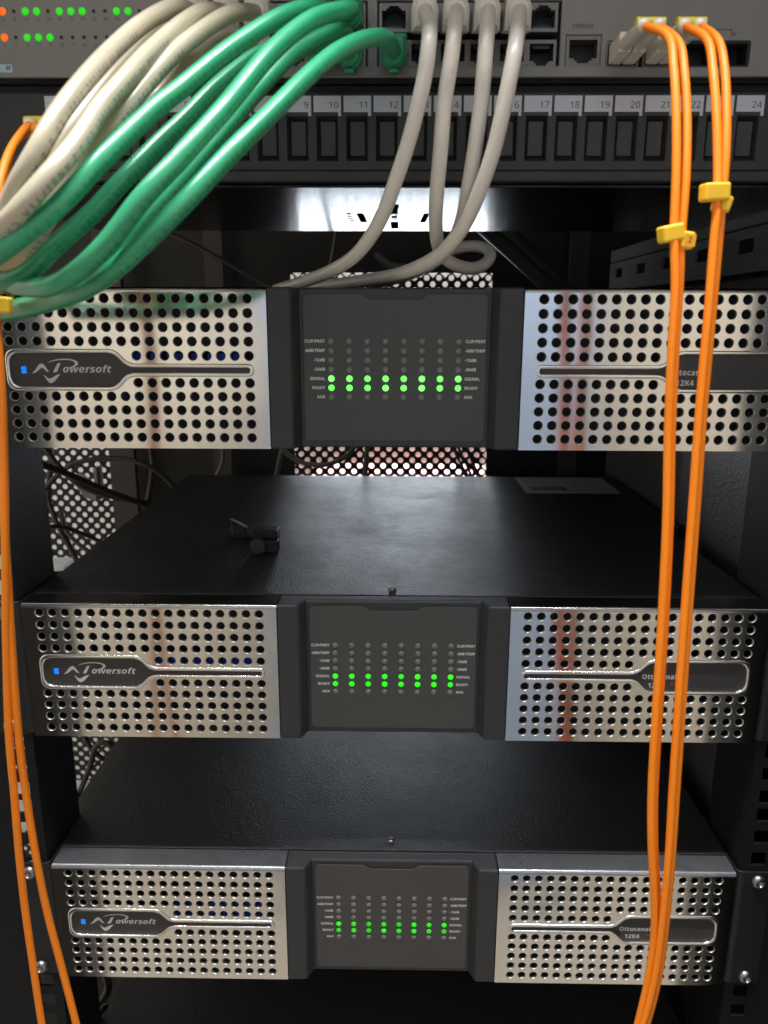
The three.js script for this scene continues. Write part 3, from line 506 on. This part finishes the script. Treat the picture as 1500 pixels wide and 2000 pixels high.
// ---------------------------------------------------------------- cables
const PATHS = {
  green: [[[-27.4,205.8,34.0],[-34.8,195.6,60.0],[-44.7,186.5,78.0],[-62.3,168.0,100.0],[-77.8,149.3,118.0],[-85.2,140.7,126.0],[-99.0,121.6,142.0],[-111.1,106.0,152.0],[-124.9,94.4,156.0],[-140.9,86.7,150.0],[-171.7,76.2,130.0]],[[-17.3,189.3,32.0],[-28.0,186.4,44.0],[-39.8,180.7,60.0],[-53.3,172.8,78.0],[-68.6,156.0,96.0],[-79.1,141.5,108.0],[-87.4,131.3,116.0],[-97.4,118.1,126.0],[-108.4,105.4,132.0],[-120.7,95.0,134.0],[-133.6,86.0,130.0],[-148.3,82.8,122.0],[-178.2,81.9,100.0]],[[-15.3,203.8,34.0],[-20.1,194.1,62.0],[-32.3,183.4,84.0],[-44.9,166.0,106.0],[-55.7,146.9,124.0],[-59.1,140.6,130.0],[-71.9,121.2,146.0],[-82.3,108.1,154.0],[-97.4,91.8,154.0],[-115.1,81.9,146.0],[-132.4,80.4,132.0],[-158.1,85.4,110.0],[-186.9,90.4,90.0]],[[-17.1,194.6,36.0],[-23.5,189.7,50.0],[-39.7,176.3,72.0],[-53.9,154.5,96.0],[-63.0,138.0,112.0],[-75.6,119.5,126.0],[-89.0,103.3,134.0],[-102.1,89.4,136.0],[-117.9,81.0,126.0],[-140.8,75.9,106.0],[-170.3,74.2,80.0],[-198.9,76.7,60.0]],[[-0.7,190.9,36.0],[-5.0,186.7,52.0],[-12.4,181.9,66.0],[-23.7,170.7,86.0],[-34.0,156.6,104.0],[-44.6,141.3,120.0],[-56.8,124.7,136.0],[-68.3,110.0,146.0],[-80.9,97.4,150.0],[-96.1,86.2,146.0],[-112.0,79.8,134.0],[-134.1,75.8,112.0],[-163.7,72.1,85.0],[-194.7,72.2,60.0]]],
  grey: [[[-86.4,206.1,36.0],[-92.4,195.0,62.0],[-98.6,181.2,86.0],[-103.7,166.7,106.0],[-108.0,149.7,128.0],[-112.4,135.8,142.0],[-116.9,123.5,150.0],[-123.9,113.8,150.0],[-135.4,104.2,140.0],[-154.0,92.2,120.0]],[[-75.8,204.6,38.0],[-82.0,191.0,66.0],[-91.2,168.0,100.0],[-97.3,151.3,120.0],[-102.0,139.8,132.0],[-105.7,125.9,146.0],[-112.0,112.8,158.0],[-122.1,102.1,160.0],[-135.4,94.7,152.0],[-156.3,85.8,135.0]],[[-60.8,204.0,36.0],[-71.3,191.6,62.0],[-84.1,171.1,90.0],[-90.7,158.2,104.0],[-97.7,143.2,118.0],[-105.0,130.8,126.0],[-113.1,117.6,134.0],[-123.3,105.3,138.0],[-137.1,96.4,134.0],[-163.9,87.3,110.0]],[[-65.5,197.0,34.0],[-76.6,185.8,54.0],[-84.8,171.9,72.0],[-91.6,156.7,88.0],[-98.4,148.4,94.0],[-109.0,134.1,104.0],[-117.4,124.0,110.0],[-127.6,113.5,110.0],[-137.6,104.9,104.0],[-149.5,95.1,96.0],[-163.3,90.3,86.0],[-187.3,88.5,70.0]],[[-90.7,199.5,34.0],[-98.9,188.3,56.0],[-105.2,169.3,84.0],[-112.4,151.3,104.0],[-119.9,134.2,118.0],[-129.0,120.1,124.0],[-141.6,108.2,122.0],[-160.4,98.6,110.0]]],
  white: [[[13.7,204.0,26.0],[14.3,197.1,38.0],[13.8,184.1,50.0],[12.2,172.1,50.0],[9.7,161.4,48.0],[5.4,146.6,44.0],[-0.7,130.4,38.0],[-6.8,117.1,28.0],[-17.5,104.1,10.0],[-31.0,96.9,-14.0],[-50.6,91.2,-40.0],[-73.0,87.1,-70.0]],[[25.8,205.0,26.0],[25.8,197.5,38.0],[23.9,180.7,48.0],[21.3,162.9,46.0],[20.1,142.8,42.0],[19.3,126.8,32.0],[19.9,114.9,16.0],[23.5,104.5,-4.0],[31.4,99.2,-20.0],[44.2,97.8,-36.0],[53.7,102.7,-50.0],[55.7,108.4,-58.0],[50.7,112.0,-66.0],[41.0,112.5,-72.0],[30.8,109.3,-80.0],[22.0,102.7,-95.0]],[[40.5,202.7,26.0],[40.1,196.3,38.0],[38.4,178.7,48.0],[37.6,162.9,46.0],[36.0,147.0,42.0],[34.2,131.0,34.0],[32.6,117.1,18.0],[28.2,106.4,4.0],[18.6,98.8,-14.0],[5.1,93.8,-34.0],[-13.0,91.0,-60.0]],[[54.5,201.8,26.0],[53.4,195.2,40.0],[50.0,177.9,54.0],[46.8,159.9,54.0],[43.5,143.3,50.0],[38.5,127.3,44.0],[31.8,112.0,32.0],[22.0,101.3,14.0],[7.6,95.1,-10.0],[-9.3,92.4,-34.0],[-28.3,91.0,-60.0],[-56.8,89.3,-95.0]]],
  fiberA: [[[110.3,188.9,60.0],[109.1,179.9,74.0],[108.9,166.3,84.0],[108.8,147.8,92.0],[108.7,126.5,98.0],[108.8,101.7,102.0],[110.3,82.4,104.0],[110.9,54.7,105.0],[112.5,23.8,105.0],[114.5,-8.5,106.0],[116.0,-49.1,107.0],[117.3,-102.1,108.0],[118.8,-140.9,108.0],[121.1,-167.9,108.0],[125.1,-196.7,107.0],[127.5,-220.9,106.0],[127.0,-249.1,105.0],[124.5,-276.8,104.0],[121.5,-301.2,104.0]],[[115.5,188.0,58.0],[114.2,178.3,72.0],[113.9,165.0,82.0],[113.8,146.5,90.0],[113.0,124.8,97.0],[112.1,99.9,101.0],[113.0,82.5,101.0],[113.8,54.6,101.0],[115.4,23.2,101.0],[117.4,-9.4,102.0],[119.1,-50.6,103.0],[120.4,-104.2,104.0],[121.9,-143.5,104.0],[124.3,-170.9,104.0],[128.4,-200.1,103.0],[130.9,-224.5,102.0],[130.4,-253.1,101.0],[127.9,-281.1,100.0],[124.9,-305.8,100.0]]],
  fiberB: [[[126.2,188.4,60.0],[124.7,178.7,74.0],[124.5,164.4,84.0],[124.6,146.0,92.0],[124.7,126.5,98.0],[124.6,115.8,101.0],[124.1,97.8,103.0],[123.8,74.6,105.0],[123.8,38.6,106.0],[124.7,-8.2,107.0],[125.5,-53.3,108.0],[126.6,-101.4,109.0],[127.9,-140.1,109.0],[129.3,-175.3,109.0],[130.1,-210.2,108.0],[130.1,-237.9,107.0],[128.6,-260.4,106.0],[126.0,-280.5,105.0],[122.7,-303.3,105.0]],[[131.1,189.1,58.0],[129.7,179.3,72.0],[129.4,166.8,82.0],[128.8,150.1,90.0],[128.0,132.4,96.0],[127.2,116.1,99.0],[127.1,98.1,100.0],[127.0,74.7,101.0],[127.0,38.2,102.0],[128.0,-9.1,103.0],[128.9,-54.9,104.0],[130.1,-103.6,105.0],[131.4,-142.7,105.0],[132.6,-178.4,105.0],[133.5,-213.8,104.0],[133.5,-241.7,103.0],[132.0,-264.5,102.0],[129.4,-284.9,101.0],[126.1,-307.9,101.0]]],
  fiberL: [[[-161.3,153.8,50.0],[-160.7,147.9,62.0],[-160.1,138.2,76.0],[-159.4,126.2,88.0],[-159.8,109.7,96.0],[-161.4,89.8,100.0],[-161.6,65.9,102.0],[-161.6,41.3,104.0],[-163.5,11.6,105.0],[-166.4,-21.6,106.0],[-171.4,-68.8,106.0],[-175.0,-116.2,107.0],[-176.0,-145.9,107.0],[-177.3,-176.8,107.0],[-178.4,-209.9,106.0],[-178.6,-244.6,105.0],[-178.5,-281.0,104.0],[-176.7,-310.6,104.0]],[[-164.5,154.1,46.0],[-164.4,145.1,60.0],[-163.4,132.6,74.0],[-162.3,116.8,86.0],[-163.5,98.2,94.0],[-165.5,78.0,98.0],[-164.8,53.6,101.0],[-165.5,21.9,102.0],[-167.0,-6.5,103.0],[-168.8,-45.5,104.0],[-170.2,-81.6,105.0],[-171.1,-116.7,106.0],[-171.0,-146.5,106.0],[-170.0,-177.4,106.0],[-168.4,-210.6,105.0],[-164.9,-245.3,104.0],[-161.3,-281.7,103.0],[-157.9,-311.4,103.0]]],
  inner: [[3.2,[[-318.9,-35.4,-200.0],[-313.2,-49.3,-230.0],[-296.2,-66.3,-260.0],[-276.5,-86.9,-290.0],[-248.7,-108.8,-320.0],[-214.3,-126.8,-340.0]]],[2.6,[[-366.8,-119.9,-330.0],[-347.5,-93.4,-330.0],[-320.7,-71.4,-330.0],[-279.2,-64.4,-330.0],[-244.1,-72.0,-330.0],[-223.8,-94.8,-340.0],[-220.3,-117.2,-345.0]]],[3.0,[[-333.0,-47.2,-300.0],[-322.5,-64.4,-300.0],[-300.0,-86.7,-300.0],[-274.9,-98.9,-310.0],[-241.7,-111.1,-330.0]]],[2.8,[[-370.7,-121.0,-380.0],[-360.2,-148.0,-375.0],[-344.4,-178.0,-370.0],[-337.4,-192.4,-370.0]]],[2.2,[[-366.7,-130.4,-300.0],[-337.8,-132.0,-320.0],[-321.1,-144.9,-340.0],[-304.7,-157.5,-350.0]]],[3.2,[[-310.6,-121.2,-180.0],[-306.0,-134.2,-190.0],[-298.4,-142.0,-200.0],[-285.3,-145.2,-210.0]]],[3.0,[[-258.4,-54.1,-380.0],[-255.6,-75.9,-380.0],[-261.2,-109.1,-380.0],[-266.2,-126.0,-380.0]]],[2.6,[[-300.3,-289.4,-180.0],[-301.2,-312.6,-185.0],[-295.5,-336.3,-190.0],[-283.2,-361.3,-200.0],[-273.0,-380.0,-200.0]]],[2.8,[[-318.1,-399.9,-260.0],[-302.0,-365.0,-260.0],[-292.0,-339.3,-260.0],[-281.6,-336.4,-260.0],[-273.5,-348.7,-260.0],[-269.4,-365.9,-262.0]]],[2.4,[[-315.0,-337.0,-280.0],[-304.0,-360.0,-280.0],[-289.2,-371.6,-280.0],[-273.1,-380.4,-285.0]]],[2.4,[[-411.4,-148.5,-420.0],[-378.3,-151.6,-410.0],[-353.1,-172.4,-400.0],[-332.3,-185.6,-395.0]]],[3.6,[[-391.1,-63.9,-440.0],[-390.6,-87.3,-440.0],[-395.3,-111.1,-440.0],[-401.4,-147.4,-440.0]]],[2.6,[[-380.3,-144.8,-430.0],[-375.7,-167.7,-425.0],[-368.5,-187.5,-420.0],[-364.0,-202.8,-420.0]]],[3.0,[[-230.8,-442.3,-90.0],[-229.1,-457.3,-90.0],[-237.1,-471.7,-90.0],[-247.9,-480.6,-90.0],[-246.2,-490.4,-92.0],[-238.4,-485.7,-95.0],[-235.7,-481.1,-98.0],[-239.7,-504.2,-100.0],[-245.4,-520.3,-100.0]]],[2.6,[[-236.7,-434.9,-80.0],[-241.1,-447.3,-80.0],[-236.6,-457.2,-80.0],[-243.7,-482.8,-85.0],[-250.5,-509.2,-90.0]]]],
  innergrey: [[2.6,[[-125.6,-58.0,-410.0],[-117.6,-72.0,-410.0],[-97.7,-82.3,-405.0],[-72.2,-82.4,-400.0],[-50.3,-72.5,-405.0],[-39.4,-57.5,-410.0]]],[2.6,[[-120.2,-58.7,-415.0],[-125.2,-75.7,-415.0],[-130.9,-99.2,-418.0]]],[2.6,[[-29.5,-47.0,-415.0],[-30.7,-75.2,-415.0],[-33.2,-110.3,-418.0]]],[2.4,[[-188.6,-56.8,-400.0],[-185.0,-73.4,-400.0],[-189.0,-87.5,-400.0],[-195.6,-99.3,-402.0]]],[2.2,[[-51.2,150.2,-300.0],[-55.1,128.7,-300.0],[-60.9,106.9,-300.0],[-70.4,89.2,-300.0]]],[1.6,[[-182.8,137.3,-220.0],[-159.2,126.6,-220.0],[-139.3,116.2,-220.0],[-119.4,104.6,-220.0],[-95.3,92.5,-220.0]]],[6.5,[[66.5,149.9,-260.0],[92.0,130.6,-270.0],[118.5,110.5,-280.0],[143.8,89.5,-290.0]]],[6.5,[[87.1,153.4,-290.0],[116.5,129.0,-300.0],[139.8,110.1,-310.0],[164.0,90.3,-320.0]]],[3.0,[[-11.0,110.0,-110.0],[-5.9,105.2,-110.0],[9.3,101.2,-112.0],[-0.8,95.7,-114.0]]]],
  innerblue: [[1.6,[[60.6,-54.4,-430.0],[67.9,-74.4,-430.0],[76.9,-91.7,-430.0],[83.4,-109.6,-432.0]]],[1.6,[[76.3,-55.0,-435.0],[84.4,-78.0,-435.0],[93.1,-98.4,-435.0],[97.1,-113.3,-436.0]]]],
  innerbrown: [[1.6,[[66.4,-54.6,-432.0],[73.8,-74.7,-432.0],[82.8,-92.0,-432.0],[89.2,-109.8,-433.0]]]]
};
function jacketTex(base, ink, text) {
  return canvasTex(2048, 128, (g, w, h) => { g.fillStyle = base; g.fillRect(0, 0, w, h); for (let i = 0; i < 2500; i++) { g.fillStyle = rnd() < 0.5 ? 'rgba(255,255,255,0.05)' : 'rgba(0,0,0,0.05)'; g.fillRect(rnd() * w, rnd() * h, 5 + rnd() * 20, 1.5); } g.fillStyle = ink; g.font = 'bold 21px sans-serif'; g.textBaseline = 'middle'; for (const [y, o] of [[30, 0], [94, 500]]) { [...text].reduce((x, ch) => { g.fillText(ch, x, y); return x + g.measureText(ch).width + 5; }, 30 + o); } });
}
function jacket(base, ink, text) { const t = jacketTex(base, ink, text); t.wrapS = t.wrapT = THREE.RepeatWrapping; t.offset.y = 0.25; return new THREE.MeshPhysicalMaterial({ map: t, roughness: 0.33, clearcoat: 0.25, clearcoatRoughness: 0.25 }); }
const JG = jacket('#2f9c6c', 'rgba(12,72,48,0.42)', 'CAT6A S/FTP 4x2xAWG26/7 ISO/IEC 11801 ED 2.2 PATCH'), JB = jacket('#bdb199', 'rgba(80,86,110,0.7)', 'verified to ISO/IEC 11801 ED 2.2 ANSI/TIA CAT6A S/FTP PATCH'), JW = jacket('#e6ded3', 'rgba(0,0,0,0)', '');
const archPts = (w, h) => { const p = [[-w, -h], [w, -h]]; for (let i = 0; i <= 10; i++) { const a = i / 10 * Math.PI; p.push([w * Math.cos(a), h - w + w * Math.sin(a)]); } return p; };
const bootGeo = (flip) => { const a = archPts(6.1, 7.3), o = flip ? a.map(([x, y]) => [x, -y]).reverse() : a;
  const hood = slab(o, 5, 19, 1.6, [], 3), neck = slab(o.map(([x, y]) => [x * 0.84, y * 0.84]), 14, 21, 1.8, [], 3); return bake([hood, neck]); };
const bootUp = bootGeo(false), bootDn = bootGeo(true);
const plugGeo = bake([box(-5.5, 5.5, -4, 4, 0, 14.5, 0.6, 1)]), latchGeo = bake([(() => { const b = box(-2.4, 2.4, -1, 1, -8, 8, 0.8); b.rotateX(0.2); b.translate(0, -10.4, 10); return b; })(), box(-2.4, 2.4, -10, -6.2, 12, 15, 0.6)]);
function patchCable(pts, [px, py], mat, bootMat, label, cat, group, up, latch) {
  const t = thing('patch_cable', label, 'cable', [px, py, 8], group);
  const path = pts.slice(1); path.unshift([px, py - 4.6, 28]); path.unshift([px, py - 2, 17]);
  const tb = tube(path.map(([x, y, z]) => [x - px, y - py, z - 8]), 3.5, { seg: 14, step: 3, uvlen: 340 });
  obj('jacket', tb.geo, mat, t);
  mesh('boot', up ? bootUp : bootDn, bootMat, t).rotation.x = 0.23; mesh('plug', plugGeo, M.boot, t);
  if (latch) mesh('latch', latchGeo, bootMat, t);
  return t;
}
const GR = 'green network cables', BR = 'beige network cables', WR = 'white network cables hanging from the right port block';
[[PC[4], PT, 'green network cable uppermost of the green bunch', false], [PC[4], PB, 'green network cable mostly hidden under the other green cables', true], [PC[5], PT, 'green network cable plugged into the upper row beside the block edge', false], [PC[5], PB, 'green network cable plugged into the lower row beside the block edge', true], [PC[6], PB, 'green network cable plugged in alone beside the white cables', true]]
  .forEach(([x, y, l, latch], i) => patchCable(PATHS.green[i], [x, y], JG, M.bootGreen, l, 'cable', GR, false, latch));
[[PC[0], PT, 'beige network cable with print, farthest from the green cables'], [PC[1], PT, 'beige network cable brightly lit, between the other beige cables'], [PC[2], PT, 'beige network cable with print, next to the green cables'], [PC[2], PB, 'beige network cable passing under the green cables'], [PC[0], PB, 'beige network cable hidden beneath the printed beige cable']]
  .forEach(([x, y, l], i) => patchCable(PATHS.grey[i], [x, y], JB, M.boot, l, 'cable', BR, true, false));
[[PC[7], 'white network cable nearest the green plug, sweeping down onto the amplifier'], [PC[8], 'white network cable ending in a small loop over the top amplifier'], [PC[9], 'white network cable half hidden behind its thick neighbour'], [PC[10], 'white network cable nearest the console port, sweeping across the others']]
  .forEach(([x, l], i) => patchCable(PATHS.white[i], [x, PT], JW, M.boot, l, 'cable', WR, true, false));
// fibre cords: twin white connectors with yellow ends, two orange strands
function fibreCord(key, base, label, dir) {
  const [bx, by, bz] = base, t = thing('fibre_cord', label, 'fibre cable', base);
  for (let k = 0; k < 2; k++) {
    const dx = k ? 3.3 : -3.3, P = PATHS[key][k], S = P[0], F = dir.map((v, i) => base[i] + v + (i === 0 ? dx : 0));
    const con = tube([[dx, 0, 0], [dx + dir[0] * 0.5, dir[1] * 0.5, dir[2] * 0.5], [dx + dir[0], dir[1], dir[2]]], 2.9, { seg: 10, step: 4 });
    obj('connector', [...con.geo, (() => { const b = box(-3, 3, -4.3, 4.3, -4, 15, 0.7); b.translate(dx, 0, 0); return b; })()], M.lc, t);
    const pts = [F, ...P.slice(1)].map((q) => [q[0] - bx, q[1] - by, q[2] - bz]);
    obj('strand', tube(pts, 1.75, { seg: 10, step: 4 }).geo, M.orange, t);
  }
  const cl = new THREE.CylinderGeometry(2.5, 2.5, 12, 14); cl.rotateZ(Math.PI / 2); cl.translate(dir[0] * 0.96, dir[1] * 0.96 + 1.2, dir[2] * 0.96);
  obj('yellow_clip', cl, M.yellow, t);
  return t;
}
fibreCord('fiberA', [108.4, 193.6, 10], 'orange twin fibre cord plugged in beside the console port', [-1.4, -3.8, 46.0]);
fibreCord('fiberB', [126, 193.6, 10], 'orange twin fibre cord plugged in farther from the console port', [-1.9, -3.8, 46.0]);
fibreCord('fiberL', [-158, 160, 2], 'orange twin fibre cord hanging beside the beige cables', [-5.0, -5.0, 40.0]);
// yellow clip-on markers
const tagTex = (s) => canvasTex(128, 128, (g, w, h) => { g.fillStyle = '#f5ac24'; g.fillRect(0, 0, w, h); g.fillStyle = '#3a2b08'; g.font = 'bold 84px sans-serif'; g.textAlign = 'center'; g.textBaseline = 'middle'; g.fillText(s, w / 2, h / 2); });
const tg = (name, [x, y, z], w, h, rot, label, txt) => {
  const t = thing(name, label, 'cable marker', [x, y, z], 'yellow markers clipped on the fibre cords');
  const b = box(-w / 2, w / 2, -h / 2, h / 2, -3.2, 3.2, 1.1); obj('clip', b, M.tag, t);
  if (txt) { const q = new THREE.PlaneGeometry(h * 0.7, h * 0.7); q.translate(w * 0.1, 0, 3.28); obj('print', q, new THREE.MeshStandardMaterial({ map: tagTex(txt), roughness: 0.5 }), t); }
  t.rotation.set(0, 0.15, rot); return t;
};
tg('cable_marker', [107.8, 102.6, 101], 9.2, 6.4, 0.2, 'yellow clip-on cable marker, blank, with a numbered one beside it', null);
tg('cable_marker', [113.8, 100.0, 100], 5.4, 6.6, -0.1, 'yellow clip-on cable marker printed with a 2', '2');
tg('cable_marker', [123.2, 117.6, 101], 10.4, 6.6, 0.05, 'wide yellow cable marker on the cord farther from the console port', null);
tg('cable_marker', [127.6, 113.8, 98], 5.6, 6.4, -0.3, 'small yellow cable marker tucked below a wide one', null);
tg('cable_marker', [-159.4, 75, 102], 9, 6.6, -0.1, 'yellow cable marker on the cord beside the beige cables', null);
// cables deep in the rack
const simple = (list, mat, name, label, group) => list.forEach(([r, pts], i) => { const b = pts[0]; const t = tagged(obj(name, tube(pts.map((q) => [q[0] - b[0], q[1] - b[1], q[2] - b[2]]), r, { seg: 8, step: 6 }).geo, mat), Array.isArray(label) ? label[i] : label, 'cable', group); t.position.set(b[0] / 1000, b[1] / 1000, b[2] / 1000); });
simple(PATHS.inner, M.darkCable, 'dark_cable', ["dark cable drooping from beside the top amplifier to the middle amplifier lid", "dark cable arching in a wide bow over the middle amplifier lid corner", "dark cable crossing below the wide bowed cable", "dark strap hanging straight down before the perforated door", "thin dark cable crossing the pale holes beside the middle amplifier", "dark cable sagging below a pale junction box", "dark cable hanging upright beside the rear post", "dark cable curving down before the lower junction box", "dark cable bent in a hook beside the lowest amplifier lid", "thin dark cable passing behind the hooked cable", "thin dark cable slanting under the grey bracket", "thick dark cable hanging upright at the edge of the pale holes", "dark cable hanging behind the dark strap", "dark cable coiled under the lowest steel front", "dark cable hanging beside the coil under the lowest steel front"], 'dark cables at the side of the rack');
simple(PATHS.innergrey, M.greyCable, 'grey_cable', ["grey cable hanging in an arc before the perforated door", "short grey cable slanting beside the hanging arc", "grey cable hanging straight before the perforated door", "grey cable bowed beside the rear post above the middle amplifier", "dim grey cable hanging behind the shelf", "thin grey cable running aslant above the top amplifier lid", "thick grey cable running aslant beside the looped white cable", "thick grey cable running aslant next to its twin, farther from the looped cable", "small grey cable bend behind the white cables on the top amplifier"], 'grey cables deep in the rack');
simple(PATHS.innerblue, M.blueCable, 'blue_wire', ["thin blue wire among the lit holes of the perforated door", "thin blue wire nearest the solid part of the rear door"], 'blue wires');
simple(PATHS.innerbrown, M.brownCable, 'brown_wire', 'thin brown wire between two blue wires before the perforated door');
renderer.render(scene, camera);
